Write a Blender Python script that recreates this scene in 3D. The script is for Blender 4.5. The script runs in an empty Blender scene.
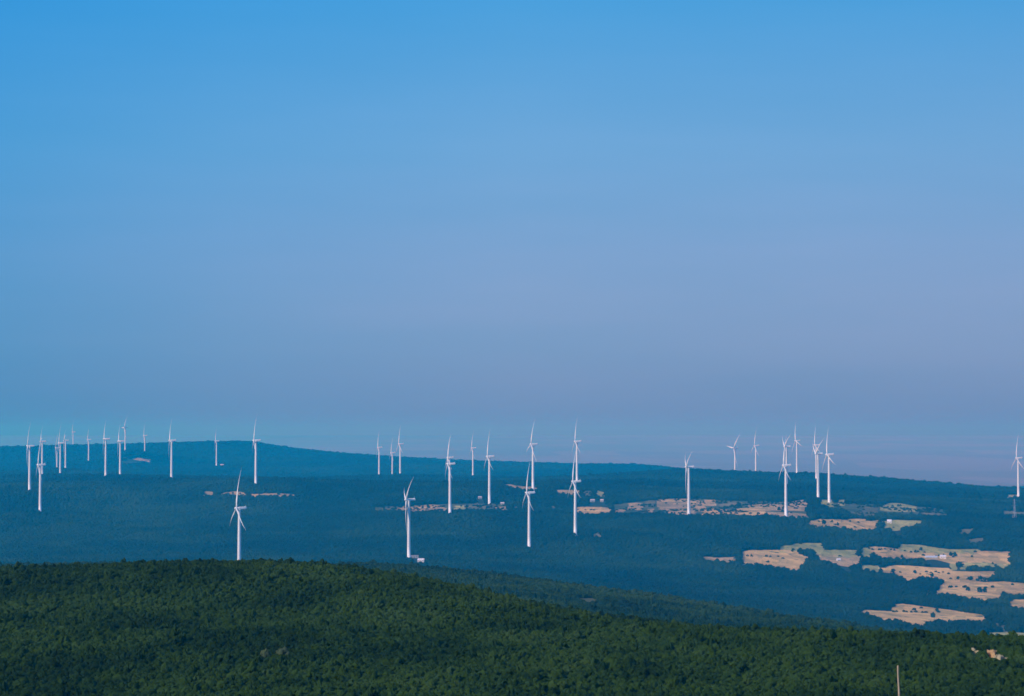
LEAF_STOPS = [(0.0, (.005, .012, .003)), (.35, (.0105, .026, .0035)), (.75, (.029, .056, .007)), (1.0, (.060, .080, .035))]
FARM_STOPS = [(.33, (.21, .18, .14)), (.5, (.235, .20, .16)), (.68, (.27, .22, .18))]
FIELD_COLS = {'straw': ((.41,.268,.08), (.70,.47,.15)), 'pink': ((.30, .21, .09), (.50, .36, .15)), 'pale': ((.28, .28, .075), (.44, .41, .12)), 'scrub': ((.035, .062, .022), (.115, .13, .055)), 'faint': ((.085, .095, .035), (.20, .18, .075))}
ROCK_LIFT = [.75, .55, .75]
HAZE_TOP = 395.0
HAZE_COLOR = (.001, .64, 1.0)
HAZE_DENSITY = 1.17e-4
HAZE_G = 0.20
SUN_EL = 34.0
SUN_AZ = 238.0
SUN_POWER = 3.8
SUN_COLOR = (1.0, .94, .84)
SKY_STRENGTH = .1
SKY_RAMP = [(-0.1, (0.14, 0.23, 0.42)), (0.0, (0.14, 0.235, 0.42)), (0.012, (0.160, 0.28, 0.49)), (0.034, (0.1946, 0.335, 0.56)), (0.054, (0.2086, 0.360, 0.6038)), (0.0745, (0.1946, 0.370, 0.6376)), (0.116, (0.15, 0.3864, 0.6939)), (0.177, (0.0685, 0.3515, 0.7305)), (0.3, (.03, .195, .66)), (1.0, (.05, .175, .76))]
SKY_MIX = 1.0
EXPOSURE = 0.0
SKY_SIDE = [(0.0, (.47, .86, .98)), (.25, (.78, .95, 1.0)), (.5, (1, 1, 1)), (1.0, (1.08, .99, .98))]
TERRAIN_POINTS = [(1063.3,5083.6,175.2),(564.6,4310.0,190.4),(563.4,4455.3,190.2),(733.3,5831.2,197.9),(707.4,6007.9,207.2),(457.7,4046.1,175.0),(576.7,5083.6,199.1),(644.6,6395.5,192.8),(589.4,6395.5,186.5),(295.4,4046.1,172.2),(98.2,3754.9,154.3),(129.9,4835.6,211.2),(26.1,3671.5,139.0),(40.0,4610.7,206.8),(-41.0,4405.8,185.8),(-108.3,6720.7,184.0),(-134.5,5217.4,174.7),(-104.7,4087.8,176.9),(-146.7,3448.0,134.8),(-280.7,6081.6,198.8),(-356.3,7209.4,166.7),(-368.8,6720.7,185.7),(-348.6,3097.8,134.0),(-485.6,4589.3,214.1),(-988.0,8092.2,197.2),(-697.1,4956.5,212.5),(-1307.9,8620.0,214.4),(-1348.6,8436.6,242.7),(-917.0,5664.6,207.6),(-887.4,5286.9,214.3),(-1475.7,8436.6,200.5),(-1797.6,9913.0,225.8),(-1239.7,6720.7,204.9),(-1121.1,6007.9,201.7),(-1355.0,7209.4,181.9),(-818.4,4200.4,173.6),(-1131.7,5831.2,206.3),(-897.9,4505.9,204.4),(7060.1,15000.0,52.0),(4082.2,15000.0,52.0),(3176.4,15000.0,52.0),(2779.4,15000.0,52.0),(2407.1,15000.0,52.0),(1972.9,15000.0,52.0),(1538.6,15000.0,52.0),(1104.3,15000.0,52.0),(794.1,15000.0,52.0),(421.9,15000.0,52.0),(0.0,15000.0,52.0),(-570.8,15000.0,52.0),(-1129.1,15000.0,52.0),(-1408.3,15000.0,52.0),(-1625.4,15000.0,52.0),(-2245.8,15000.0,52.0),(-2804.2,15000.0,52.0),(-3176.4,15000.0,52.0),(-4107.0,15000.0,52.0),(-6898.8,15000.0,52.0),(5883.4,12500.0,54.0),(3401.9,12500.0,54.0),(2647.0,12500.0,54.0),(2316.2,12500.0,54.0),(2006.0,12500.0,54.0),(1644.1,12500.0,54.0),(1282.2,12500.0,54.0),(920.3,12500.0,54.0),(661.8,12500.0,54.0),(351.6,12500.0,54.0),(0.0,12500.0,54.0),(-475.6,12500.0,54.0),(-940.9,12500.0,54.0),(-1173.6,12500.0,54.0),(-1354.5,12500.0,54.0),(-1871.5,12500.0,54.0),(-2336.8,12500.0,54.0),(-2647.0,12500.0,54.0),(-3422.5,12500.0,54.0),(-5749.0,12500.0,54.0),(5083.3,10800.0,58.0),(2939.2,10800.0,67.17),(2287.0,10800.0,69.96),(2001.2,10800.0,71.18),(1733.1,10800.0,72.33),(1420.5,10800.0,73.66),(1107.8,10800.0,75.0),(795.1,10800.0,101.25),(571.8,10800.0,120.0),(303.7,10800.0,127.5),(0.0,10800.0,136.0),(-411.0,10800.0,147.5),(-813.0,10800.0,184.03),(-1014.0,10800.0,205.9),(-1170.3,10800.0,219.93),(-1617.0,10800.0,218.76),(-2019.0,10800.0,217.71),(-2287.0,10800.0,217.01),(-2957.1,10800.0,215.26),(-4967.2,10800.0,210.0),(4418.0,9400.0,73.44),(2554.6,9400.0,83.36),(1987.8,9400.0,86.38),(1739.3,9400.0,87.71),(1506.4,9400.0,88.95),(1234.7,9400.0,100.58),(962.9,9400.0,112.21),(691.3,9400.0,162.63),(497.1,9400.0,182.03),(264.1,9400.0,185.52),(0.0,9400.0,191.44),(-357.3,9400.0,203.92),(-707.0,9400.0,224.71),(-881.8,9400.0,246.06),(-1017.9,9400.0,266.52),(-1406.3,9400.0,261.58),(-1755.9,9400.0,253.69),(-1988.9,9400.0,247.22),(-2571.6,9400.0,245.48),(-4319.6,9400.0,240.24),(3900.8,8300.0,91.32),(2255.5,8300.0,97.89),(1755.1,8300.0,99.89),(1535.7,8300.0,100.77),(1330.0,8300.0,101.59),(1090.1,8300.0,111.86),(850.2,8300.0,122.13),(610.3,8300.0,150.38),(438.9,8300.0,163.22),(233.2,8300.0,169.64),(0.0,8300.0,176.92),(-315.5,8300.0,190.62),(-624.1,8300.0,197.47),(-778.4,8300.0,197.47),(-898.5,8300.0,197.47),(-1241.4,8300.0,197.47),(-1550.0,8300.0,197.47),(-1755.8,8300.0,197.47),(-2270.2,8300.0,197.47),(-3813.3,8300.0,197.47),(3241.4,6900.0,35.87),(1874.8,6900.0,101.28),(1459.0,6900.0,124.61),(1276.7,6900.0,135.81),(1105.8,6900.0,156.92),(906.3,6900.0,165.59),(706.8,6900.0,166.16),(507.4,6900.0,186.65),(364.8,6900.0,177.4),(193.8,6900.0,162.93),(0.0,6900.0,155.34),(-262.2,6900.0,156.76),(-518.7,6900.0,155.34),(-647.0,6900.0,158.54),(-746.7,6900.0,161.03),(-1031.7,6900.0,162.46),(-1288.3,6900.0,163.88),(-1459.3,6900.0,165.3),(-1886.8,6900.0,164.95),(-3169.3,6900.0,163.88),(2912.8,6200.0,78.7),(1684.7,6200.0,137.48),(1311.1,6200.0,158.45),(1147.3,6200.0,168.51),(993.7,6200.0,187.49),(814.5,6200.0,195.28),(635.2,6200.0,195.79),(455.9,6200.0,214.21),(327.9,6200.0,205.89),(174.2,6200.0,192.89),(0.0,6200.0,186.07),(-466.1,6200.0,186.07),(-581.4,6200.0,188.95),(-671.0,6200.0,191.18),(-927.1,6200.0,192.46),(-1157.7,6200.0,193.74),(-1311.3,6200.0,195.02),(-1695.5,6200.0,194.7),(-2848.0,6200.0,193.74),(2443.6,5200.0,154.19),(1413.0,5200.0,165.7),(962.1,5200.0,176.95),(833.3,5200.0,184.21),(683.0,5200.0,190.65),(382.3,5200.0,202.09),(274.9,5200.0,205.66),(146.1,5200.0,203.65),(0.0,5200.0,201.37),(-390.9,5200.0,201.37),(-487.6,5200.0,201.37),(-562.8,5200.0,201.37),(-777.5,5200.0,201.37),(-1099.7,5200.0,201.37),(-1421.9,5200.0,201.37),(-2388.5,5200.0,201.37),(2067.2,4400.0,153.24),(1195.4,4400.0,161.58),(930.2,4400.0,164.12),(813.9,4400.0,170.67),(704.9,4400.0,176.81),(323.4,4400.0,176.06),(232.6,4400.0,176.81),(123.5,4400.0,174.26),(-330.7,4400.0,171.37),(-412.4,4400.0,171.37),(-476.0,4400.0,171.37),(-657.7,4400.0,171.37),(-821.2,4400.0,171.37),(-1202.7,4400.0,171.37),(-2020.3,4400.0,171.37),(1878.7,4000.0,131.51),(1086.4,4000.0,137.82),(845.3,4000.0,139.74),(739.7,4000.0,142.29),(640.6,4000.0,144.69),(112.3,4000.0,153.9),(0.0,4000.0,151.28),(-300.5,4000.0,151.28),(-374.8,4000.0,151.28),(-432.6,4000.0,151.28),(-597.7,4000.0,151.28),(-746.3,4000.0,151.28),(-845.4,4000.0,151.28),(-1093.1,4000.0,151.28),(-1836.1,4000.0,151.28),(1671.1,3560.0,92.85),(966.3,3560.0,98.47),(751.9,3560.0,100.18),(657.9,3560.0,102.45),(569.8,3560.0,104.57),(467.1,3560.0,111.16),(364.3,3560.0,117.76),(261.5,3560.0,123.74),(188.0,3560.0,128.02),(99.9,3560.0,130.08),(-267.4,3560.0,133.88),(-333.5,3560.0,133.88),(-384.9,3560.0,133.88),(-531.8,3560.0,133.88),(-664.0,3560.0,133.88),(-752.2,3560.0,133.88),(-972.5,3560.0,133.88),(-1633.6,3560.0,133.88),(1478.1,3150.0,84.53),(854.7,3150.0,87.51),(665.1,3150.0,88.41),(581.9,3150.0,88.41),(504.0,3150.0,88.41),(413.1,3150.0,95.54),(322.2,3150.0,102.66),(231.3,3150.0,111.73),(166.3,3150.0,118.21),(88.4,3150.0,124.28),(0.0,3150.0,131.17),(-119.6,3150.0,136.35),(-470.5,3150.0,136.1),(-587.4,3150.0,135.98),(-665.4,3150.0,135.89),(-860.3,3150.0,135.69),(-1445.1,3150.0,135.06),(1172.1,2500.0,65.96),(677.8,2500.0,77.76),(527.4,2500.0,81.35),(461.6,2500.0,90.35),(399.8,2500.0,98.8),(327.7,2500.0,111.64),(255.6,2500.0,124.48),(183.5,2500.0,134.67),(132.0,2500.0,141.95),(70.1,2500.0,149.18),(0.0,2500.0,157.37),(-94.9,2500.0,166.63),(-187.7,2500.0,168.69),(-234.1,2500.0,168.54),(-270.2,2500.0,168.42),(-373.4,2500.0,168.09),(-466.2,2500.0,167.79),(-528.1,2500.0,167.59),(-682.8,2500.0,167.1),(-1146.8,2500.0,165.6),(740.7,1580.0,152.68),(428.3,1580.0,160.46),(336.8,1596.2,164.13),(296.0,1603.3,170.59),(257.5,1610.0,176.72),(215.3,1642.3,181.38),(171.2,1674.6,186.34),(125.3,1706.9,191.25),(91.3,1730.0,194.92),(49.0,1746.4,199.18),(0.0,1764.9,204.13),(-67.9,1790.0,210.31),(-134.9,1796.4,211.04),(-168.5,1799.6,206.04),(-194.8,1802.1,203.3),(-270.2,1809.3,209.93),(-338.6,1815.7,210.31),(-384.4,1820.0,208.19),(-497.0,1820.0,207.44),(-834.9,1820.0,205.95),(647.0,1380.0,177.7),(374.1,1380.0,184.5),(294.6,1396.2,187.54),(259.1,1403.3,193.14),(225.5,1410.0,198.45),(189.1,1442.3,202.29),(150.8,1474.6,206.43),(110.6,1506.9,210.55),(80.8,1530.0,213.66),(43.4,1546.4,217.35),(0.0,1564.9,221.65),(-60.4,1590.0,227.02),(-119.9,1596.4,227.65),(-149.8,1599.6,223.19),(-173.2,1602.1,220.74),(-240.4,1609.3,226.61),(-301.3,1615.7,226.92),(-342.2,1620.0,225.02),(-442.5,1620.0,224.35),(-743.2,1620.0,223.02),(331.8,708.0,241.65),(191.9,708.0,245.13),(150.4,712.9,246.97),(132.5,717.9,249.67),(115.5,722.5,251.64),(96.4,735.3,250.69),(76.5,748.1,249.75),(56.1,764.7,249.03),(41.0,776.5,249.55),(22.4,798.0,251.92),(0.0,822.3,255.32),(-32.2,849.4,259.54),(-64.6,861.1,263.69),(-81.2,867.6,260.96),(-94.3,872.6,259.37),(-130.0,870.9,262.89),(-162.1,869.3,261.39),(-183.3,868.2,261.45),(-237.0,868.2,258.96),(-398.1,868.2,255.39),(220.4,470.0,274.35),(127.4,470.0,275.99),(99.2,470.0,276.79),(87.5,474.1,276.95),(76.4,477.9,277.1),(63.2,482.3,276.88),(49.8,486.8,276.67),(36.4,496.6,276.36),(26.6,503.6,276.81),(14.8,527.2,277.69),(0.0,554.0,279.28),(-22.1,582.0,281.55),(-44.8,596.0,284.24),(-56.6,603.9,283.94),(-65.9,610.0,283.72),(-90.3,604.4,283.36),(-111.8,599.4,282.36),(-125.9,596.0,282.56),(-162.8,596.0,280.87),(-273.3,596.0,278.49),(197.0,420.0,279.84),(113.9,420.0,281.32),(88.6,420.0,282.04),(78.3,424.1,282.15),(68.4,427.9,282.27),(56.7,432.3,282.04),(44.7,436.8,281.82),(32.8,446.6,281.48),(23.9,453.6,281.84),(13.4,477.2,282.51),(0.0,504.0,283.82),(-20.2,532.0,285.78),(-41.0,546.0,288.19),(-51.9,553.9,287.89),(-60.5,560.0,287.66),(-82.8,554.4,287.34),(-102.4,549.4,286.44),(-115.3,546.0,286.63),(-149.1,546.0,285.08),(-250.4,546.0,282.91),(178.6,381.0,280.23),(103.3,381.0,280.98),(80.4,381.0,281.35),(70.7,383.0,281.4),(61.5,384.9,281.45),(50.7,387.2,281.31),(39.8,389.4,281.17),(28.9,394.3,280.95),(21.0,397.8,281.11),(11.5,409.6,281.32),(0.0,423.0,281.79),(-16.6,437.0,282.53),(-33.3,444.0,283.61),(-41.9,447.9,283.39),(-48.7,451.0,283.23),(-66.9,448.2,283.17),(-83.0,445.7,282.82),(-93.7,444.0,282.95),(-121.2,444.0,282.18),(-203.5,444.0,281.09),(160.3,342.0,279.72),(92.7,342.0,279.72),(72.1,342.0,279.72),(63.1,342.0,279.72),(54.6,342.0,279.72),(44.8,342.0,279.72),(34.9,342.0,279.72),(25.1,342.0,279.72),(18.0,342.0,279.72),(9.6,342.0,279.72),(0.0,342.0,279.72),(-13.0,342.0,279.72),(-25.6,342.0,279.72),(-32.0,342.0,279.72),(-36.9,342.0,279.72),(-51.0,342.0,279.72),(-63.7,342.0,279.72),(-72.1,342.0,279.72),(-93.2,342.0,279.72),(-156.6,342.0,279.72),(124.7,265.0,287.6),(72.1,265.0,287.6),(56.1,265.0,287.6),(49.1,265.0,287.6),(42.5,265.0,287.6),(34.9,265.0,287.6),(27.2,265.0,287.6),(19.5,265.0,287.6),(14.0,265.0,287.6),(7.5,265.0,287.6),(0.0,265.0,287.6),(-10.1,265.0,287.6),(-19.9,265.0,287.6),(-24.9,265.0,287.6),(-39.7,265.0,287.6),(-49.5,265.0,287.6),(-56.1,265.0,287.6),(-72.6,265.0,287.6),(-121.9,265.0,287.6),(84.7,180.0,297.4),(49.0,180.0,297.4),(38.1,180.0,297.4),(33.4,180.0,297.4),(28.9,180.0,297.4),(23.7,180.0,297.4),(18.5,180.0,297.4),(13.3,180.0,297.4),(5.1,180.0,297.4),(0.0,180.0,297.4),(-6.8,180.0,297.4),(-13.5,180.0,297.4),(-19.5,180.0,297.4),(-27.0,180.0,297.4),(-33.7,180.0,297.4),(-38.1,180.0,297.4),(-49.3,180.0,297.4),(-82.8,180.0,297.4),(500.0,120.0,293.0),(500.0,0.0,301.0),(500.0,-400.0,311.0),(200.0,120.0,299.0),(200.0,0.0,310.0),(200.0,-400.0,311.0),(60.0,120.0,301.8),(60.0,0.0,314.2),(60.0,-400.0,311.0),(0.0,120.0,303.0),(0.0,0.0,316.0),(0.0,-400.0,311.0),(-60.0,120.0,301.8),(-60.0,0.0,314.2),(-60.0,-400.0,311.0),(-200.0,120.0,299.0),(-200.0,0.0,310.0),(-200.0,-400.0,311.0),(-500.0,120.0,293.0),(-500.0,0.0,301.0),(-500.0,-400.0,311.0)]
TURBINES = [(-897.9,4505.9,204.4,11.2,25),(-1131.7,5831.2,206.3,11.6,-40),(-818.4,4200.4,173.6,17,0),(-1355.0,7209.4,181.9,12,35),(-1121.1,6007.9,201.7,10.8,2),(-1239.7,6720.7,204.9,11.2,-50),(-1797.6,9913.0,225.8,10,10),(-1475.7,8436.6,200.5,11.2,0),(-887.4,5286.9,214.3,11.6,-30),(-917.0,5664.6,207.6,12,-30),(-1348.6,8436.6,242.7,24,30),(-1307.9,8620.0,214.4,10.8,5),(-697.1,4956.5,212.5,11.6,-25),(-988.0,8092.2,197.2,12,-12),(-485.6,4589.3,214.1,11.2,2),(-348.6,3097.8,134.0,20,1),(-368.8,6720.7,185.7,10,-8),(-356.3,7209.4,166.7,11.6,0),(-280.7,6081.6,198.8,15,-2),(-146.7,3448.0,134.8,10.4,49),(-104.7,4087.8,176.9,9,-3),(-134.5,5217.4,174.7,11.2,0),(-108.3,6720.7,184.0,10,4),(-41.0,4405.8,185.8,11.2,-3),(40.0,4610.7,206.8,14,10),(26.1,3671.5,139.0,10.8,0),(129.9,4835.6,211.2,10,-4),(98.2,3754.9,154.3,11.2,-2),(295.4,4046.1,172.2,3,178),(589.4,6395.5,186.5,22,157),(644.6,6395.5,192.8,10,4),(576.7,5083.6,199.1,5,178),(457.7,4046.1,175.0,7,-2),(707.4,6007.9,207.2,11.2,-15),(733.3,5831.2,197.9,7,-10),(563.4,4455.3,190.2,6,176),(564.6,4310.0,190.4,8,-10),(1063.3,5083.6,175.2,7,-3)]
FIELDS = [('pink',[(-580.9,4552.0),(-572.3,4558.2),(-559.2,4543.8),(-555.9,4516.6),(-566.8,4514.8),(-577.4,4524.3)]),('pink',[(-547.5,4539.6),(-525.4,4543.0),(-497.7,4530.6),(-492.9,4503.5),(-520.8,4503.6),(-544.5,4514.9)]),('pink',[(-491.3,4523.2),(-467.1,4524.5),(-434.7,4536.9),(-404.4,4533.1),(-402.5,4512.3),(-440.7,4502.9),(-488.9,4501.6)]),('pink',[(-1337.8,8323.6),(-1316.4,8340.2),(-1292.9,8366.6),(-1250.1,8380.7),(-1244.7,8345.1),(-1278.7,8319.3),(-1309.3,8273.8),(-1333.0,8293.8)]),('pale',[(-254.2,4398.0),(-243.1,4393.4),(-236.5,4273.7),(-247.5,4280.9)]),('faint',[(-232.2,4393.5),(-217.6,4391.3),(-210.9,4256.7),(-225.3,4262.3)]),('pink',[(-208.4,4388.1),(-194.6,4403.4),(-166.9,4392.4),(-149.0,4400.3),(-118.8,4360.7),(-114.6,4206.4),(-139.3,4115.6),(-170.9,4138.6),(-202.7,4269.9)]),('pale',[(-104.5,4362.5),(-90.2,4369.5),(-75.6,4359.5),(-75.8,4174.8),(-100.1,4181.7)]),('faint',[(-75.7,4366.9),(-62.2,4427.8),(-56.9,4302.9),(-71.8,4241.7)]),('faint',[(-55.8,4361.7),(-36.1,4374.4),(-35.3,4271.1),(-54.4,4248.3)]),('pink',[(-30.6,4355.0),(-9.0,4366.4),(-8.8,4246.7),(-29.6,4220.6)]),('faint',[(1.8,4385.3),(12.7,4392.6),(12.4,4288.8),(1.8,4279.5)]),('faint',[(69.5,4427.1),(82.4,4436.0),(81.0,4357.4),(68.0,4335.2)]),('pink',[(-20.8,5593.0),(5.8,4715.5),(25.1,4672.7),(50.2,4672.8),(49.2,4577.6),(18.9,4579.8),(0.0,4602.9),(-17.3,4646.5)]),('pink',[(80.0,4612.5),(111.0,4634.9),(128.4,4639.6),(126.1,4557.2),(109.0,4549.0),(82.6,4545.6)]),('faint',[(137.6,4628.7),(155.2,4638.3),(149.9,4536.3),(135.3,4549.2)]),('pale',[(159.7,4659.9),(172.5,4642.0),(179.0,4611.7),(174.0,4530.6),(157.4,4537.2)]),('straw',[(107.7,4422.7),(130.2,4442.2),(161.2,4436.6),(182.4,4417.1),(174.4,4223.7),(146.8,4181.7),(123.3,4207.5),(103.8,4261.6)]),('pink',[(185.0,4392.1),(196.1,4396.9),(204.1,4373.4),(196.2,4205.4),(178.1,4187.1)]),('pink',[(212.7,4479.9),(230.0,4492.4),(242.5,4482.4),(233.9,4356.5),(210.1,4385.9)]),('faint',[(248.8,4529.4),(265.7,4531.9),(258.1,4432.9),(243.9,4441.4)]),('faint',[(223.8,4371.1),(233.1,4376.0),(222.4,4175.2),(213.8,4176.8)]),('pink',[(244.8,4390.9),(257.9,4399.1),(244.4,4168.4),(232.5,4171.5)]),('pink',[(273.6,4538.7),(297.4,4557.9),(325.8,4560.1),(346.5,4535.4),(359.0,4504.2),(334.5,4175.8),(311.7,4241.4),(285.6,4323.1),(266.2,4384.9)]),('pink',[(279.7,4370.7),(303.5,4375.5),(325.3,4305.6),(306.4,4055.9),(287.4,4070.3),(265.2,4117.4)]),('pink',[(360.2,4542.4),(382.4,4539.0),(373.3,4431.9),(352.5,4445.6)]),('faint',[(386.2,4517.5),(413.6,4491.4),(421.9,4461.7),(400.3,4252.3),(376.7,4385.3)]),('straw',[(336.5,4266.5),(357.8,4355.0),(376.9,4187.6),(407.5,4235.8),(436.7,4180.7),(422.1,4024.7),(391.1,4014.1),(354.8,4033.9),(320.9,4047.8)]),('pink',[(431.6,4115.8),(471.7,4109.4),(501.6,4104.7),(492.8,4032.9),(461.8,4023.8),(421.8,4022.6)]),('pink',[(430.0,4412.8),(459.0,4308.2),(489.1,4260.7),(518.7,4243.5),(507.1,4149.2),(439.9,4128.9),(401.8,4122.9)]),('pink',[(489.9,4314.5),(531.4,4468.0),(549.8,4497.8),(520.3,4256.9),(479.7,4208.7)]),('pale',[(562.6,4481.1),(604.5,4545.9),(563.6,4239.0),(538.1,4230.8)]),('pale',[(609.8,4543.4),(633.4,4578.3),(587.9,4262.5),(570.8,4252.9)]),('straw',[(490.5,4014.3),(512.0,4053.1),(553.6,4088.1),(599.3,4124.2),(599.2,4099.9),(627.1,4127.7),(612.3,4030.5),(563.3,3978.5),(549.0,3993.9),(507.8,3968.1),(484.1,3962.1)]),('pale',[(627.4,4118.6),(655.0,4142.3),(678.3,4149.0),(706.0,4160.8),(697.1,4108.6),(672.7,4074.1),(642.5,4042.9),(614.3,4032.6)]),('pale',[(693.2,4512.6),(722.5,4568.4),(752.4,4488.4),(722.2,4307.9),(682.1,4257.8),(644.4,4241.0)]),('faint',[(615.8,4261.2),(653.5,4324.4),(633.1,4189.6),(602.8,4171.1)]),('faint',[(756.3,4467.2),(786.5,4450.6),(749.5,4241.3),(714.7,4221.9)]),('straw',[(349.3,3695.8),(365.1,3717.1),(397.2,3730.7),(429.5,3743.8),(443.2,3729.4),(448.4,3696.5),(452.8,3682.6),(440.2,3628.9),(424.5,3584.5),(416.0,3537.8),(396.9,3550.0),(375.4,3554.1),(358.3,3573.8),(336.4,3560.4)]),('pale',[(415.7,3772.5),(435.2,3793.6),(461.7,3817.9),(493.5,3832.3),(485.5,3770.9),(462.3,3734.3),(434.8,3722.8),(408.2,3704.8)]),('pink',[(281.4,3627.1),(304.1,3631.1),(338.7,3648.2),(333.5,3576.7),(313.4,3566.3),(280.2,3573.8)]),('pale',[(463.2,3754.3),(503.3,3776.0),(540.9,3788.3),(530.2,3713.6),(501.5,3705.6),(463.2,3692.3)]),('pink',[(467.9,3717.7),(493.9,3728.6),(511.5,3722.6),(535.3,3727.8),(526.5,3656.1),(514.0,3621.5),(484.0,3631.4),(461.3,3653.3)]),('pale',[(620.0,3891.9),(654.1,3903.6),(670.3,3886.0),(698.5,3864.4),(747.2,3877.4),(731.1,3810.1),(693.3,3792.6),(657.3,3792.2),(635.8,3795.0),(605.8,3803.3)]),('straw',[(564.3,3840.8),(584.3,3847.6),(607.9,3835.8),(659.5,3823.5),(707.9,3829.2),(752.8,3856.6),(797.0,3862.6),(773.0,3761.5),(758.1,3704.6),(728.6,3733.2),(705.3,3716.2),(679.8,3694.4),(652.8,3739.9),(601.0,3706.5),(571.2,3711.1),(556.7,3736.8)]),('pale',[(677.7,3758.4),(689.7,3756.5),(669.2,3645.3),(658.3,3643.0)]),('straw',[(553.8,3628.1),(571.9,3666.9),(595.0,3669.4),(661.9,3662.7),(661.5,3636.0),(686.6,3634.1),(728.2,3647.0),(696.8,3533.9),(658.6,3524.7),(634.6,3512.6),(614.5,3521.5),(593.8,3528.3),(572.3,3477.4),(565.9,3481.8),(563.0,3554.1),(545.4,3563.2)]),('straw',[(632.2,3547.9),(655.2,3545.5),(686.0,3515.8),(718.7,3534.0),(754.1,3502.4),(716.0,3326.0),(686.7,3297.3),(671.0,3313.8),(654.0,3249.6),(623.5,3196.5),(617.3,3232.9),(602.4,3260.5),(590.3,3305.7),(565.9,3282.7)]),('pale',[(572.2,3367.2),(586.2,3384.4),(566.8,3272.4),(555.3,3267.9)]),('straw',[(653.2,3226.0),(678.7,3271.8),(708.0,3289.0),(665.8,3093.4),(643.9,3117.0)]),('straw',[(432.8,3033.4),(446.2,3066.0),(476.4,3073.1),(502.6,3199.2),(519.3,3204.7),(545.4,3164.1),(569.9,3119.9),(595.2,3052.3),(593.4,3023.9),(569.4,2907.9),(553.4,2899.5),(536.1,2902.6),(513.0,2873.6),(504.9,2895.0),(477.6,2805.4),(462.6,2784.8),(455.6,2812.0),(448.0,2851.8),(435.4,2831.3),(427.9,2883.1),(412.1,2888.9)]),('faint',[(581.8,2964.6),(592.0,2942.7),(596.9,2907.6),(577.2,2822.9),(567.2,2860.4)]),('pale',[(549.2,2816.8),(610.3,2836.6),(591.3,2748.4),(531.9,2728.2)]),('pale',[(1096.0,5394.2),(1142.9,5447.8),(1028.1,4891.1),(989.4,4869.3)]),('faint',[(906.1,4488.0),(970.6,4503.4),(940.5,4363.7),(877.2,4335.9)]),('faint',[(128.1,3879.4),(143.8,3869.9),(138.5,3728.9),(124.5,3725.3)]),('faint',[(102.5,3821.1),(108.8,3819.8),(106.1,3724.0),(99.9,3724.0)]),('faint',[(39.4,1405.2),(44.7,1425.0),(51.7,1441.3),(48.6,1353.6),(42.9,1333.1),(37.5,1317.0)]),('pale',[(551.4,3817.7),(568.1,3824.1),(550.4,3705.3),(528.4,3701.3)]),('pale',[(685.5,3725.3),(739.0,3746.8),(772.0,3742.1),(753.2,3666.1),(723.0,3666.1),(678.0,3652.1)]),('pale',[(527.7,3654.1),(554.9,3655.1),(541.2,3564.5),(515.2,3567.9)]),('faint',[(584.9,4191.3),(633.7,4228.4),(621.8,4149.1),(578.3,4119.9)]),('faint',[(751.7,4083.3),(785.5,4109.7),(768.2,4028.5),(738.9,4013.6)]),('faint',[(748.4,3976.8),(781.4,4002.3),(764.9,3926.4),(735.2,3906.5)]),('scrub',[(184.4,4466.2),(238.7,4516.8),(354.3,4563.7),(457.8,4470.6),(526.0,4303.5),(500.7,4096.6),(415.3,4056.1),(314.7,4054.4),(236.0,4141.7),(178.6,4200.5)]),('scrub',[(556.5,4292.2),(661.5,4474.5),(775.4,4492.5),(799.6,4421.2),(762.3,4234.5),(709.4,4211.0),(617.0,4174.2),(547.2,4193.5)]),('scrub',[(-255.6,4421.3),(-130.9,4401.2),(-12.7,4405.9),(-12.2,4222.6),(-122.2,4111.4),(-244.6,4293.2)])]
BUILDINGS = [(-127.7,3402.0,8.7,5.1,'white'),(-142.2,3517.6,12.4,3.8,'grey'),(495.4,3676.5,5.5,4.0,'white'),(640.0,4107.1,7.1,6.5,'white'),(650.1,3760.3,18.7,3.7,'glass'),(668.8,3761.0,9.3,5.6,'white'),(149.6,4499.9,7.8,4.8,'dull'),(167.3,4502.7,6.0,4.8,'dull'),(-977.7,8159.9,12.1,8.1,'pale'),(-59.2,4480.5,6.3,4.4,'dull'),(-17.3,4402.2,6.6,4.4,'dull')]
FIELD_TREES = [(638.7,3396.1,6.3),(651.9,3377.5,7.7),(659.1,3378.6,7.0),(618.1,3567.6,5.9),(669.6,3536.4,6.6),(652.2,3545.0,5.1),(519.4,2992.6,6.8),(543.4,3101.0,5.1),(598.4,3599.3,5.4),(565.1,3595.5,6.7),(432.0,2951.4,5.5),(686.9,3791.7,6.3),(692.4,3788.0,7.1),(647.7,3837.5,5.6),(516.6,4011.0,7.5),(540.6,4017.4,5.8),(602.5,3744.2,5.4),(725.3,3617.8,5.4)]
CREST_TREE = (70.0,417.0)
ROCKS = [(76.7,402.8,1.5,1.0),(79.6,403.0,2.2,1.2),(79.3,394.4,2.4,0.8)]
PALE_SHRUBS = [(-39.9,391.7,0.9),(-37.2,394.1,1.1)]
PYLON = (883.9,4259.9,38.8)
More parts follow.
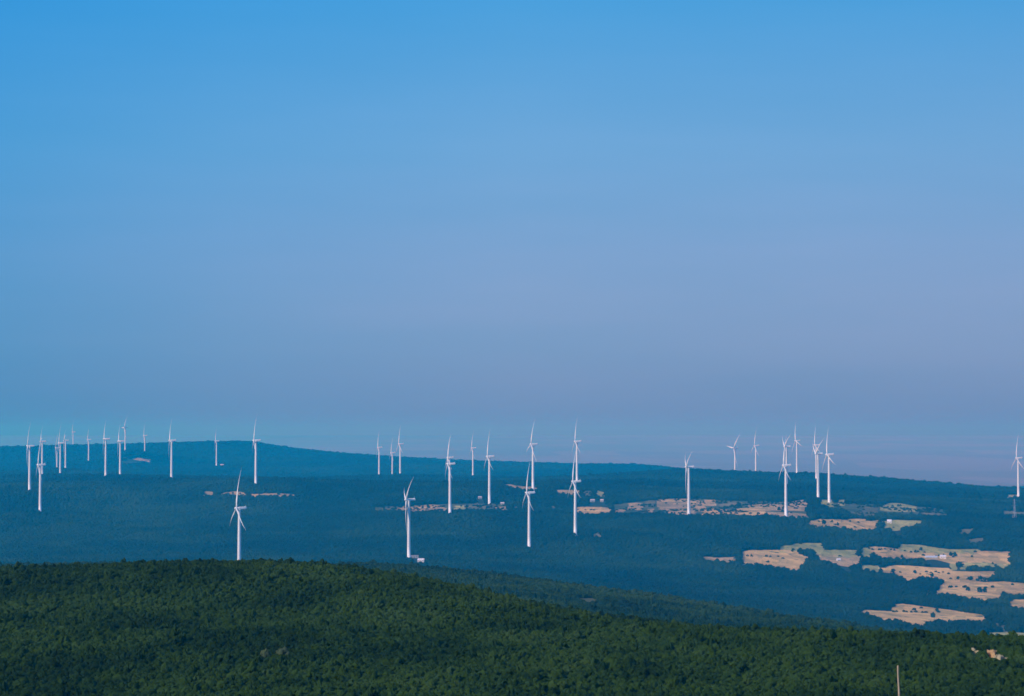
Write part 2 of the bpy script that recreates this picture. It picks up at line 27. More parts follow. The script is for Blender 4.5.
HEDGES = [[(562.6,3807.8),(571.0,3810.0),(579.5,3812.0),(588.0,3814.1),(596.5,3816.0),(605.0,3817.9)],[(618.1,3811.4),(626.1,3812.3),(634.1,3813.0),(642.1,3813.6),(650.0,3814.1),(657.9,3814.4)],[(641.2,3549.1),(653.0,3549.6),(664.9,3550.4),(676.8,3551.3),(688.7,3552.4),(700.7,3553.7)],[(586.1,3615.1),(598.8,3614.4),(611.5,3613.4),(624.0,3611.9),(636.6,3610.3),(649.0,3608.5)],[(479.2,3058.7),(495.4,3068.4),(511.2,3075.1),(526.5,3078.4),(541.4,3079.3),(556.0,3078.6)],[(614.1,3438.8),(622.7,3439.3),(631.3,3439.8),(639.9,3440.2),(648.5,3440.5),(657.0,3440.7)],[(671.7,3443.2),(680.3,3443.2),(688.8,3443.2),(697.3,3443.2),(705.8,3443.1),(714.3,3443.0)],[(351.6,3657.5),(368.7,3662.4),(385.9,3667.5),(403.1,3672.7),(420.4,3678.0),(437.7,3683.3)],[(511.8,4025.4),(527.4,4037.4),(543.0,4049.9),(558.8,4062.1),(574.4,4073.3),(590.0,4083.3)],[(659.5,3778.4),(673.9,3780.8),(688.3,3782.8),(702.7,3784.4),(717.0,3785.7),(731.2,3786.6)],[(114.5,4401.9),(123.6,4401.0),(132.6,4398.8),(141.5,4395.0),(150.4,4389.8),(159.3,4383.0)],[(277.9,4486.5),(291.9,4484.7),(305.8,4482.3),(319.6,4478.9),(333.3,4474.2),(346.9,4468.0)],[(347.8,4149.1),(361.9,4134.6),(376.2,4123.3),(390.8,4114.9),(405.5,4109.2),(420.5,4106.3)]]
TURBINE_LABELS = [
'leftmost white wind turbine, first tower from the left edge of the photo',
'small far wind turbine showing its nacelle right above a nearer left-hand turbine',
'tall white turbine at far left with the lowest base of its cluster, one blade upright',
'faint left tower of the tight pair of distant turbines right of the tall left cluster',
'brighter right tower of the tight pair of distant turbines right of the tall left cluster',
'faint thin turbine just right of the tight pair in the left cluster',
'very faint turbine whose base hides behind the left ridge, between cluster and small lone one',
'small pale turbine on the blue left ridge, left of two taller white towers',
'taller left one of two white turbines with bases level, left of the pink clearing',
'shorter right one of two white turbines with bases level, beside the pink clearing',
'faint thin turbine rising over the left ridge just right of the two level white towers',
'small pale turbine standing on the pinkish clearing on the blue left ridge',
'lone white turbine midway between the pinkish clearing and the small faint turbine',
'small faint turbine on the far ridge with a pale shed beside its base',
'tall bright turbine in front of the highest point of the far left ridge',
'large near turbine rising behind the dark hill crest, its lower left blade bent',
'left one of the three small turbines grouped together on the ridge left of centre',
'middle and lowest one of the three small turbines grouped on the ridge left of centre',
'right and tallest one of the three small turbines grouped on the ridge left of centre',
'large near turbine with a small white building at its foot behind the dark hill',
'tall white turbine on the pale field strip, its nacelle just below another nacelle',
'partly hidden turbine directly behind the tall one on the pale field strip',
'small thin turbine right of the overlapping pair, base on the dark ridge line',
'medium turbine standing just above the broken pale field strip left of centre',
'upper far turbine of the stacked pair near the centre, above a thin pale field',
'lower near turbine of the stacked pair near the centre, base lowest in the valley',
'upper far turbine of the overlapping pair right of centre, nacelle high above the skyline',
'lower near turbine of the overlapping pair right of centre, base below the straw field',
'lone white turbine with blade hanging down, standing at the pinkish mottled fields',
'left one of two small skyline turbines between the lone tower and the right cluster',
'right one of two small skyline turbines between the lone tower and the right cluster',
'far turbine partly hidden behind a nearer tower, left of the highest skyline turbine',
'tall near turbine at the pink field edge, overlapping a farther turbine behind it',
'faint turbine reaching highest on the right-hand skyline, one blade straight up',
'farther turbine half hidden behind the left one of two towers on a pale clearing',
'left one of two tall white towers standing on a pale clearing at right',
'right one of two tall white towers standing on a pale clearing at right',
'lone white turbine at the right edge of the photo on a pale gravel pad',
]
TREE_LABELS = [
'small dark tree at the lower left edge of the largest straw field',
'left tree of the small grove in the middle of the largest straw field',
'right tree of the small grove in the middle of the largest straw field',
'dark tree on the lower rim of the upper straw field strip',
'dark tree at the lower right part of the upper straw field strip',
'small tree left of the one at the lower right of the upper straw strip',
'dark tree at the lower edge of the lowest straw field, right of its middle',
'small tree inside the lowest straw field near its middle',
'small tree on the left rim of the upper straw field strip',
'dark tree at the left tip of the upper straw field strip',
'dark tree at the left end of the lowest straw field',
'smaller tree beside the white greenhouse in the upper fields',
'larger tree right of the white greenhouse in the upper fields',
'small tree between the pale green field and the tan field above the greenhouse',
'dark tree at the left end of the far tan field, below the paired towers',
'small dark tree left of middle on the far tan field',
'small tree on the lower edge of the tan field left of the greenhouse',
'dark tree near the right edge below the upper straw fields',
]
SHRUB_LABELS = ['pale grey green bush in the hillside wood, left of the yellower one', 'pale yellow green bush in the hillside wood, right of the greyer one']
ROCK_LABELS = ['pale ochre rock at upper left of the three rocks in the wood', 'bright orange ochre rock at upper right of the three rocks in the wood', 'low pale rock lowest of the three rocks in the wood']
BUILDING_LABELS = [
('small white building at the foot of the large turbine behind the dark hill', 'building', 'farm_building'),
('low flat grey shed between the large turbine and the small white building', 'shed', 'shed'),
('small white house among the mottled fields left of the long greenhouse', 'house', 'house'),
('white house on the far tan field below the two paired turbines', 'house', 'house'),
('long low pale greenhouse in the upper straw fields at right', 'greenhouse', 'greenhouse'),
('bright white barn at the right end of the long pale greenhouse', 'barn', 'barn'),
('pale house left one of two above the straw field right of centre', 'house', 'house'),
('pale house right one of two above the straw field right of centre', 'house', 'house'),
('tiny pale shed beside the small faint turbine on the far left ridge', 'shed', 'shed'),
('pale house left of the medium turbine above the broken field strip', 'house', 'house'),
('pale house just right of the medium turbine above the broken field strip', 'house', 'house'),
]
import bpy, bmesh, math, random
import numpy as np
from mathutils import Matrix, Vector, noise as mnoise
from mathutils.geometry import delaunay_2d_cdt

R = math.radians
scene = bpy.context.scene
COL = scene.collection
rng = np.random.default_rng(11)
random.seed(5)

# ------------------------------------------------------------------ terrain
CAM_Z = 320.0
_TP = np.array(TERRAIN_POINTS)
_P = _TP[:, :2] / 1000.0
_C2 = 0.06 ** 2


def _kern(a):
    return np.sqrt(((a[:, None, :] - _P[None, :, :]) ** 2).sum(-1) + _C2)


_n = len(_P)
_M = np.zeros((_n + 1, _n + 1))
_M[:_n, :_n] = -_kern(_P) + np.eye(_n) * 0.00002
_M[:_n, _n] = 1
_M[_n, :_n] = 1
_W = np.linalg.solve(_M, np.append(_TP[:, 2] - CAM_Z, 0))

_LAT = np.random.default_rng(3).random((256, 256))


def vnoise(x, y, wl, seed=0):
    """smooth value noise, 0..1, wavelength wl metres"""
    x = np.asarray(x) / wl + seed * 17.3
    y = np.asarray(y) / wl + seed * 31.7
    xi = np.floor(x).astype(int)
    yi = np.floor(y).astype(int)
    fx = x - xi
    fy = y - yi
    fx = fx * fx * (3 - 2 * fx)
    fy = fy * fy * (3 - 2 * fy)
    g = lambda i, j: _LAT[i & 255, j & 255]
    return (g(xi, yi) * (1 - fx) + g(xi + 1, yi) * fx) * (1 - fy) + (g(xi, yi + 1) * (1 - fx) + g(xi + 1, yi + 1) * fx) * fy


def smooth(a, b, t):
    t = np.clip((t - a) / (b - a), 0, 1)
    return t * t * (3 - 2 * t)


def ground(x, y):
    x = np.atleast_1d(np.asarray(x, float)).ravel()
    y = np.atleast_1d(np.asarray(y, float)).ravel()
    z = np.empty(len(x))
    for i in range(0, len(x), 20000):
        q = np.stack([x[i:i + 20000], y[i:i + 20000]], 1) / 1000.0
        z[i:i + 20000] = -_kern(q) @ _W[:-1] + _W[-1]
    t = smooth(11500, 14500, y)
    z = CAM_Z + z * (1 - t) + t * -268
    near = smooth(200, 310, y) * (1 - smooth(1600, 1900, y))
    z += near * ((vnoise(x, y, 80, 1) - .5) * 1.5 + (vnoise(x, y, 26, 2) - .5) * .9)
    z += smooth(2900, 3200, y) * (1 - smooth(9500, 11000, y)) * (vnoise(x, y, 350, 3) - .5) * 1.0
    z += smooth(6300, 7500, y) * (vnoise(x, y, 900, 4) - .5) * 7 * (1 - smooth(9500, 12000, y))
    return z


def gz(x, y):
    return float(ground([x], [y])[0])


# ------------------------------------------------------------------ helpers
def tag(o, label, cat=None, group=None, kind=None):
    o['label'] = label
    if cat:
        o['category'] = cat
    if group:
        o['group'] = group
    if kind:
        o['kind'] = kind
    return o


def link(name, me, mat=None, parent=None, smooth_shade=False):
    o = bpy.data.objects.new(name, me)
    COL.objects.link(o)
    if mat is not None and me is not None and not me.materials:
        me.materials.append(mat)
    if parent:
        o.parent = parent
    if smooth_shade:
        for p in me.polygons:
            p.use_smooth = True
    return o


def bm_mesh(name, bm):
    me = bpy.data.meshes.new(name)
    bm.normal_update()
    bm.to_mesh(me)
    bm.free()
    return me


def empty(name, loc, rz=0):
    o = bpy.data.objects.new(name, None)
    COL.objects.link(o)
    o.location = loc
    o.rotation_euler = (0, 0, rz)
    o.empty_display_size = 1
    return o


def copy_tree(o, parent=None):
    c = o.copy()
    COL.objects.link(c)
    if parent:
        c.parent = parent
    for ch in [k for k in ALLCH(o)]:
        copy_tree(ch, c)
    return c


def ALLCH(o):
    return list(o.children)


def ring_loft(bm, rings, cap=True):
    vr = [[bm.verts.new(p) for p in ring] for ring in rings]
    n = len(vr[0])
    for a, b in zip(vr[:-1], vr[1:]):
        for i in range(n):
            bm.faces.new((a[i], a[(i + 1) % n], b[(i + 1) % n], b[i]))
    if cap:
        bm.faces.new(list(reversed(vr[0])))
        bm.faces.new(vr[-1])


def bar(bm, a, b, r0, r1=None, n=6):
    a = Vector(a)
    b = Vector(b)
    r1 = r0 if r1 is None else r1
    d = (b - a).normalized()
    u = d.cross(Vector((0, 0, 1)))
    if u.length < 1e-3:
        u = Vector((1, 0, 0))
    u.normalize()
    v = d.cross(u)
    rings = []
    for p, r in ((a, r0), (b, r1)):
        rings.append([p + u * math.cos(2 * math.pi * i / n) * r + v * math.sin(2 * math.pi * i / n) * r for i in range(n)])
    ring_loft(bm, rings)


def box(bm, x0, x1, y0, y1, z0, z1):
    v = [bm.verts.new(p) for p in ((x0, y0, z0), (x1, y0, z0), (x1, y1, z0), (x0, y1, z0), (x0, y0, z1), (x1, y0, z1), (x1, y1, z1), (x0, y1, z1))]
    for f in ((0, 3, 2, 1), (4, 5, 6, 7), (0, 1, 5, 4), (1, 2, 6, 5), (2, 3, 7, 6), (3, 0, 4, 7)):
        bm.faces.new([v[i] for i in f])


# ------------------------------------------------------------------ materials
def new_mat(name):
    m = bpy.data.materials.new(name)
    m.use_nodes = True
    nt = m.node_tree
    b = nt.nodes['Principled BSDF']
    return m, nt, b


def plain(name, col, rough=.6, var=.08, scale=.4, metallic=0):
    m, nt, b = new_mat(name)
    tc = nt.nodes.new('ShaderNodeTexCoord')
    nz = nt.nodes.new('ShaderNodeTexNoise')
    nz.inputs['Scale'].default_value = scale
    nz.inputs['Detail'].default_value = 4
    nt.links.new(tc.outputs['Object'], nz.inputs['Vector'])
    r = nt.nodes.new('ShaderNodeValToRGB')
    r.color_ramp.elements[0].position = .3
    r.color_ramp.elements[1].position = .7
    r.color_ramp.elements[0].color = (*[c * (1 - var) for c in col], 1)
    r.color_ramp.elements[1].color = (*[min(1, c * (1 + var)) for c in col], 1)
    nt.links.new(nz.outputs['Fac'], r.inputs['Fac'])
    nt.links.new(r.outputs['Color'], b.inputs['Base Color'])
    b.inputs['Roughness'].default_value = rough
    b.inputs['Metallic'].default_value = metallic
    return m


def foliage_mat(name, stops):
    m, nt, b = new_mat(name)
    at = nt.nodes.new('ShaderNodeAttribute')
    at.attribute_type = 'INSTANCER'
    at.attribute_name = 'tint'
    r = nt.nodes.new('ShaderNodeValToRGB')
    cr = r.color_ramp
    while len(cr.elements) < len(stops):
        cr.elements.new(.5)
    for e, (p, c) in zip(cr.elements, stops):
        e.position = p
        e.color = (*c, 1)
    nt.links.new(at.outputs['Fac'], r.inputs['Fac'])
    nt.links.new(r.outputs['Color'], b.inputs['Base Color'])
    b.inputs['Roughness'].default_value = .9
    b.inputs['Specular IOR Level'].default_value = .05
    return m


M_LEAF = foliage_mat('leaf_canopy', LEAF_STOPS)
M_BARK = plain('bark', (.10, .075, .05), .9, .3, 1.5)
M_WHITE = plain('turbine_white', (.82, .86, .83), .45, .02, .05)
M_BLADE = plain('blade_white', (.82, .86, .83), .4, .02, .05)
M_STEEL = plain('galvanised_steel', (.42, .44, .45), .5, .1, .5, .4)
M_WALLW = plain('white_render', (.78, .77, .74), .8, .05, .3)
M_WALLP = plain('pale_render', (.62, .60, .56), .8, .06, .3)
M_WALLD = plain('dull_render', (.40, .41, .38), .85, .08, .3)
M_CONC = plain('grey_concrete', (.40, .40, .39), .85, .1, .3)
M_ROOFW = plain('white_sheet_roof', (.74, .75, .76), .5, .05, .3)
M_ROOFP = plain('pale_roof', (.55, .50, .46), .7, .1, .4)
M_GLASS = plain('greenhouse_film', (.60, .64, .66), .35, .08, .2)
M_DARK = plain('dark_window', (.03, .035, .04), .2, .1, .5)
M_WOOD = plain('weathered_wood', (.42, .31, .20), .85, .25, 1.2)
M_ROCK = plain('ochre_rock', (.52, .31, .14), .9, .35, .35)
M_ROCKP = plain('pale_rock', (.42, .34, .20), .9, .3, .35)


def ground_mat():
    m, nt, b = new_mat('land')
    geo = nt.nodes.new('ShaderNodeNewGeometry')
    mp = nt.nodes.new('ShaderNodeMapping')
    mp.inputs['Scale'].default_value = (.00035, .00012, 0)
    nt.links.new(geo.outputs['Position'], mp.inputs['Vector'])
    vo = nt.nodes.new('ShaderNodeTexVoronoi')
    vo.inputs['Scale'].default_value = 2.2
    nt.links.new(mp.outputs['Vector'], vo.inputs['Vector'])
    nz = nt.nodes.new('ShaderNodeTexNoise')
    nz.inputs['Scale'].default_value = .9
    nz.inputs['Detail'].default_value = 6
    nt.links.new(mp.outputs['Vector'], nz.inputs['Vector'])
    mix = nt.nodes.new('ShaderNodeMix')
    mix.inputs[0].default_value = .45
    sep = nt.nodes.new('ShaderNodeSeparateColor')
    nt.links.new(vo.outputs['Color'], sep.inputs['Color'])
    nt.links.new(nz.outputs['Fac'], mix.inputs[2])
    nt.links.new(sep.outputs['Red'], mix.inputs[3])
    farm = nt.nodes.new('ShaderNodeValToRGB')
    cr = farm.color_ramp
    cr.elements.new(.5)
    for e, (p, c) in zip(cr.elements, FARM_STOPS):
        e.position = p
        e.color = (*c, 1)
    nt.links.new(mix.outputs[0], farm.inputs['Fac'])
    # woodland floor near, farmland on the far plain (a real change of land cover)
    nz2 = nt.nodes.new('ShaderNodeTexNoise')
    nz2.inputs['Scale'].default_value = .02
    nz2.inputs['Detail'].default_value = 5
    nt.links.new(geo.outputs['Position'], nz2.inputs['Vector'])
    fl = nt.nodes.new('ShaderNodeValToRGB')
    fl.color_ramp.elements[0].position = .35
    fl.color_ramp.elements[0].color = (.016, .028, .014, 1)
    fl.color_ramp.elements[1].position = .7
    fl.color_ramp.elements[1].color = (.03, .045, .02, 1)
    nt.links.new(nz2.outputs['Fac'], fl.inputs['Fac'])
    sx = nt.nodes.new('ShaderNodeSeparateXYZ')
    nt.links.new(geo.outputs['Position'], sx.inputs['Vector'])
    mr = nt.nodes.new('ShaderNodeMapRange')
    mr.inputs['From Min'].default_value = 10200
    mr.inputs['From Max'].default_value = 11200
    nt.links.new(sx.outputs['Y'], mr.inputs['Value'])
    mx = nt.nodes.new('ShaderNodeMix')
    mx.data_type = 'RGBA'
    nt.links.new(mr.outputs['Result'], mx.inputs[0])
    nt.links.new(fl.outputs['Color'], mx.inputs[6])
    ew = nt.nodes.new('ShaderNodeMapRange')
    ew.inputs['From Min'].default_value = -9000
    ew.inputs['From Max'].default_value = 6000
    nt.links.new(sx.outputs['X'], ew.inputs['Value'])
    ec = nt.nodes.new('ShaderNodeValToRGB')  # hazy horizon sky tint put into the plain's colour, bluer to the left
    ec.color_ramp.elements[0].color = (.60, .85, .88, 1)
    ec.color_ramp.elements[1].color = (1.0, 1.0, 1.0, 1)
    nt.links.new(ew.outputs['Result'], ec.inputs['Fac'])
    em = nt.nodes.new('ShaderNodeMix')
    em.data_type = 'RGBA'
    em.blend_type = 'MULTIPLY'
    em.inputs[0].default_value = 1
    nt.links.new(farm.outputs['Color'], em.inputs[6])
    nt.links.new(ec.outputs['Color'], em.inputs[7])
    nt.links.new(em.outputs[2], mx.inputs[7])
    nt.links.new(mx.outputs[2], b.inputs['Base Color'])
    b.inputs['Roughness'].default_value = .95
    b.inputs['Specular IOR Level'].default_value = .1
    return m


def field_mat(name, c0, c1):
    m, nt, b = new_mat(name)
    geo = nt.nodes.new('ShaderNodeNewGeometry')
    nz = nt.nodes.new('ShaderNodeTexNoise')
    nz.inputs['Scale'].default_value = .012
    nz.inputs['Detail'].default_value = 6
    nt.links.new(geo.outputs['Position'], nz.inputs['Vector'])
    mp = nt.nodes.new('ShaderNodeMapping')
    mp.inputs['Rotation'].default_value = (0, 0, .25)
    mp.inputs['Scale'].default_value = (.003, .03, 0)
    nt.links.new(geo.outputs['Position'], mp.inputs['Vector'])
    n2 = nt.nodes.new('ShaderNodeTexNoise')
    n2.inputs['Scale'].default_value = 1
    n2.inputs['Detail'].default_value = 3
    nt.links.new(mp.outputs['Vector'], n2.inputs['Vector'])
    mix = nt.nodes.new('ShaderNodeMix')
    mix.inputs[0].default_value = .5
    nt.links.new(nz.outputs['Fac'], mix.inputs[2])
    nt.links.new(n2.outputs['Fac'], mix.inputs[3])
    r = nt.nodes.new('ShaderNodeValToRGB')
    r.color_ramp.elements[0].position = .38
    r.color_ramp.elements[1].position = .6
    r.color_ramp.elements[0].color = (*c0, 1)
    r.color_ramp.elements[1].color = (*c1, 1)
    nt.links.new(mix.outputs[0], r.inputs['Fac'])
    mp2 = nt.nodes.new('ShaderNodeMapping')
    mp2.inputs['Rotation'].default_value = (0, 0, .4)
    mp2.inputs['Scale'].default_value = (.016, .0075, 0)
    nt.links.new(geo.outputs['Position'], mp2.inputs['Vector'])
    vo = nt.nodes.new('ShaderNodeTexVoronoi')
    vo.distance = 'CHEBYCHEV'
    nt.links.new(mp2.outputs['Vector'], vo.inputs['Vector'])
    sp = nt.nodes.new('ShaderNodeSeparateColor')
    nt.links.new(vo.outputs['Color'], sp.inputs['Color'])
    pr = nt.nodes.new('ShaderNodeValToRGB')
    pr.color_ramp.elements[0].color = (.66, .70, .66, 1)
    pr.color_ramp.elements[1].color = (1.08, 1.04, 1.05, 1)
    pr.color_ramp.elements[0].position = .1
    pr.color_ramp.elements[1].position = .8
    nt.links.new(sp.outputs['Red'], pr.inputs['Fac'])
    # scattered weeds and scrub blotches
    n3 = nt.nodes.new('ShaderNodeTexNoise')
    n3.inputs['Scale'].default_value = .05
    n3.inputs['Detail'].default_value = 5
    nt.links.new(geo.outputs['Position'], n3.inputs['Vector'])
    wr = nt.nodes.new('ShaderNodeValToRGB')
    wr.color_ramp.elements[0].position = .60
    wr.color_ramp.elements[0].color = (0, 0, 0, 1)
    wr.color_ramp.elements[1].position = .70
    nt.links.new(n3.outputs['Fac'], wr.inputs['Fac'])
    m1 = nt.nodes.new('ShaderNodeMix')
    m1.data_type = 'RGBA'
    m1.blend_type = 'MULTIPLY'
    m1.inputs[0].default_value = 1
    nt.links.new(r.outputs['Color'], m1.inputs[6])
    nt.links.new(pr.outputs['Color'], m1.inputs[7])
    m2 = nt.nodes.new('ShaderNodeMix')
    m2.data_type = 'RGBA'
    m2.inputs[7].default_value = (.09, .10, .04, 1)
    nt.links.new(wr.outputs['Color'], m2.inputs[0])
    nt.links.new(m1.outputs[2], m2.inputs[6])
    nt.links.new(m2.outputs[2], b.inputs['Base Color'])
    b.inputs['Roughness'].default_value = .95
    b.inputs['Specular IOR Level'].default_value = .1
    return m


FIELD_MATS = {k: field_mat(k + '_field', *v) for k, v in FIELD_COLS.items()}

# ------------------------------------------------------------------ the land: one sheet to the horizon
rows = list(np.arange(-600, 240, 40)) + list(np.arange(240, 700, 6)) + list(np.arange(700, 1900, 12)) + list(np.arange(1900, 2900, 25)) + list(np.arange(2900, 7000, 30)) + list(np.arange(7000, 11000, 80))
y = 11000.0
while y < 118000:
    rows.append(y)
    y *= 1.05
rows.append(118000)
rows = np.array(rows, float)
NC = 240
tt = np.linspace(-1, 1, NC)
halfw = 260 + .42 * np.maximum(rows, 0)
X = tt[None, :] * halfw[:, None]
Y = np.repeat(rows[:, None], NC, 1)
Zt = ground(X.ravel(), Y.ravel())
verts = np.stack([X.ravel(), Y.ravel(), Zt], 1)
nr = len(rows)
idx = np.arange(nr * NC).reshape(nr, NC)
faces = np.stack([idx[:-1, :-1], idx[:-1, 1:], idx[1:, 1:], idx[1:, :-1]], -1).reshape(-1, 4)
me = bpy.data.meshes.new('terrain')
me.from_pydata(verts.tolist(), [], faces.tolist())
me.update()
terr = link('terrain', me, ground_mat(), smooth_shade=True)
tag(terr, 'rolling wooded land running back to a hazy plain on the horizon', kind='structure')

# ------------------------------------------------------------------ fields: harvested clearings laid over the land
FIELD_POLYS = []


def inside(poly, x, y):
    n = len(poly)
    c = np.zeros(len(x), bool)
    j = n - 1
    for i in range(n):
        xi, yi = poly[i]
        xj, yj = poly[j]
        c ^= ((yi > y) != (yj > y)) & (x < (xj - xi) * (y - yi) / (yj - yi + 1e-12) + xi)
        j = i
    return c


def roughen(poly, step=10, amp=4.0):
    out = []
    n = len(poly)
    for i in range(n):
        a = np.array(poly[i])
        b = np.array(poly[(i + 1) % n])
        k = max(1, int(np.hypot(*(b - a)) / step))
        d = (b - a) / max(1e-6, np.hypot(*(b - a)))
        nrm = np.array([-d[1], d[0]])
        for j in range(k):
            p = a + (b - a) * j / k
            p = p + nrm * (vnoise([p[0]], [p[1]], 26, 9)[0] - .5) * 2 * amp
            out.append((float(p[0]), float(p[1])))
    return out


for kind, poly in FIELDS:
    poly = roughen(poly)
    FIELD_POLYS.append(np.array(poly))
    P = np.array(poly)
    x0, y0 = P.min(0)
    x1, y1 = P.max(0)
    st = max(14.0, min(30.0, (y1 - y0) / 6))
    gx, gy = np.meshgrid(np.arange(x0, x1, st), np.arange(y0, y1, st))
    gx, gy = gx.ravel(), gy.ravel()
    k = inside(poly, gx, gy) if len(gx) else np.zeros(0, bool)
    pts = [Vector(p) for p in poly] + [Vector((a, b)) for a, b in zip(gx[k], gy[k])]
    cyc = list(range(len(poly)))
    vs, es, fs, *_r = delaunay_2d_cdt(pts, [], [cyc], 1, 1e-3)
    ax = np.array([v.x for v in vs])
    ay = np.array([v.y for v in vs])
    az = ground(ax, ay) + (.35 if kind == 'scrub' else .7)
    me = bpy.data.meshes.new('field')
    me.from_pydata(list(zip(ax.tolist(), ay.tolist(), az.tolist())), [], [tuple(f) for f in fs])
    me.update()
    o = link('field', me, FIELD_MATS[kind])
    if o.data.polygons and o.data.polygons[0].normal.z < 0:
        me.flip_normals()
    tag(o, {'straw': 'dry straw coloured field cut out of the valley woods', 'pink': 'thin pinkish stubble field between dark woods',
            'pale': 'pale greenish grass field among the valley woods', 'faint': 'faint dull clearing half hidden by trees',
            'scrub': 'dull green scrubby clearing mottled with bushes'}[kind], None, 'fields in the valley woods', 'structure')

# ------------------------------------------------------------------ tree crowns
def crown_mesh(name, seed, n_clump=30, lean=0.0, sub=1):
    """uneven broadleaf crown of many leaf clumps; unit radius, z 0..1"""
    rnd = random.Random(seed)
    bm = bmesh.new()
    for i in range(n_clump):
        a = rnd.random() * 2 * math.pi
        zz = (i + rnd.random()) / n_clump
        prof = math.sin(math.pi * (.18 + .80 * zz)) ** .6
        rr = prof * (.45 + .5 * rnd.random() ** .5) * .78
        c = Vector((math.cos(a) * rr + lean * zz, math.sin(a) * rr, .08 + .84 * zz))
        s = .20 + .16 * rnd.random()
        m = Matrix.Translation(c) @ Matrix.Rotation(rnd.random() * 6, 4, 'Z') @ Matrix.Diagonal((s * 1.1, s, s * .62, 1))
        g = bmesh.ops.create_icosphere(bm, subdivisions=sub, radius=1, matrix=m)
        for v in g['verts']:
            q = v.co - c
            f = 1 + .75 * (rnd.random() - .5)
            v.co = c + q * f
    me = bm_mesh(name, bm)
    me.materials.append(M_LEAF)
    return me


CROWNS = [crown_mesh('crown', 21, 34), crown_mesh('crown', 22, 28, .12), crown_mesh('crown', 23, 40, -.08), crown_mesh('crown', 24, 24)]


def trunk_mesh():
    bm = bmesh.new()
    rings = []
    for z, r, ox in ((0, .055, 0), (.03, .042, 0), (.15, .034, .01), (.3, .028, -.01), (.5, .018, .015)):
        rings.append([(ox + math.cos(t) * r, math.sin(t) * r, z) for t in [2 * math.pi * i / 8 for i in range(8)]])
    ring_loft(bm, rings)
    for k in range(4):
        a = k * 1.7 + .3
        bar(bm, (0, 0, .2 + .05 * k), (math.cos(a) * .2, math.sin(a) * .2, .42 + .05 * k), .014, .006, 5)
    me = bm_mesh('trunk', bm)
    me.materials.append(M_BARK)
    return me


TRUNK = trunk_mesh()


def make_tree(x, y, h, width, k, label, group, tint, name='tree'):
    r = empty(name, (x, y, gz(x, y)), random.random() * 6)
    tag(r, label, 'tree', group)
    t = link('trunk', TRUNK, None, r)
    t.scale = (h, h, h)
    c = link('crown', CROWNS[k % 4], None, r)
    c.location = (0, 0, h * .10)
    c.scale = (width / 2, width / 2, h * .90)
    c['tint'] = tint
    return r, c


protos = []
for i, ((x, y, h), lab) in enumerate(zip(FIELD_TREES, TREE_LABELS)):
    r, c = make_tree(x, y, h, h * (1.0 + .25 * random.random()), i, lab, 'single trees standing in the fields', .25 + .2 * random.random())
    if i < 4:
        protos.append(c)
r, c = make_tree(*CREST_TREE, 3.2, 2.8, 1, 'dark broad tree rising above the crest of the near wooded hill, below the straw fields', None, .12)
for (x, y, w), lab in zip(PALE_SHRUBS, SHRUB_LABELS):
    r, c = make_tree(x, y, 2.45, w * 2.6, 2, lab, 'pale bushes in the hillside wood', 1.0)

# ------------------------------------------------------------------ the woods (uncountable: one object per wood)
def clear_mask(x, y):
    ok = np.ones(len(x), bool)
    for P in FIELD_POLYS:
        x0, y0 = P.min(0) - 3
        x1, y1 = P.max(0) + 3
        s = np.where((x > x0) & (x < x1) & (y > y0) & (y < y1) & ok)[0]
        if len(s):
            ok[s[inside(P, x[s], y[s])]] = False
    for (bx, by, w, h, k) in BUILDINGS:
        ok &= ~((np.abs(x - bx) < w * .8 + 4) & (y > by - 130) & (y < by + 14))
    for (bx, by, w, h) in ROCKS:
        ok &= ~((np.abs(x - bx) < w * .45 + .6) & (y > by - 7) & (y < by + 2))
    for (bx, by, w) in PALE_SHRUBS:
        ok &= ~((np.abs(x - bx) < 1.3) & (y > by - 3) & (y < by + 2))
    for (tx, ty, tz, a, b) in TURBINES:
        ok &= ~((np.abs(x - tx) < 6) & (np.abs(y - ty) < 8))
    return ok


def scatter(y0, y1, cell, margin):
    ys = np.arange(y0, y1, cell)
    px, py = [], []
    for yy in ys:
        hw = yy * .2118 * margin + 60
        xs = np.arange(-hw, hw, cell)
        px.append(xs + (rng.random(len(xs)) - .5) * cell * .95)
        py.append(np.full(len(xs), yy) + (rng.random(len(xs)) - .5) * cell * .95)
    return np.concatenate(px), np.concatenate(py)


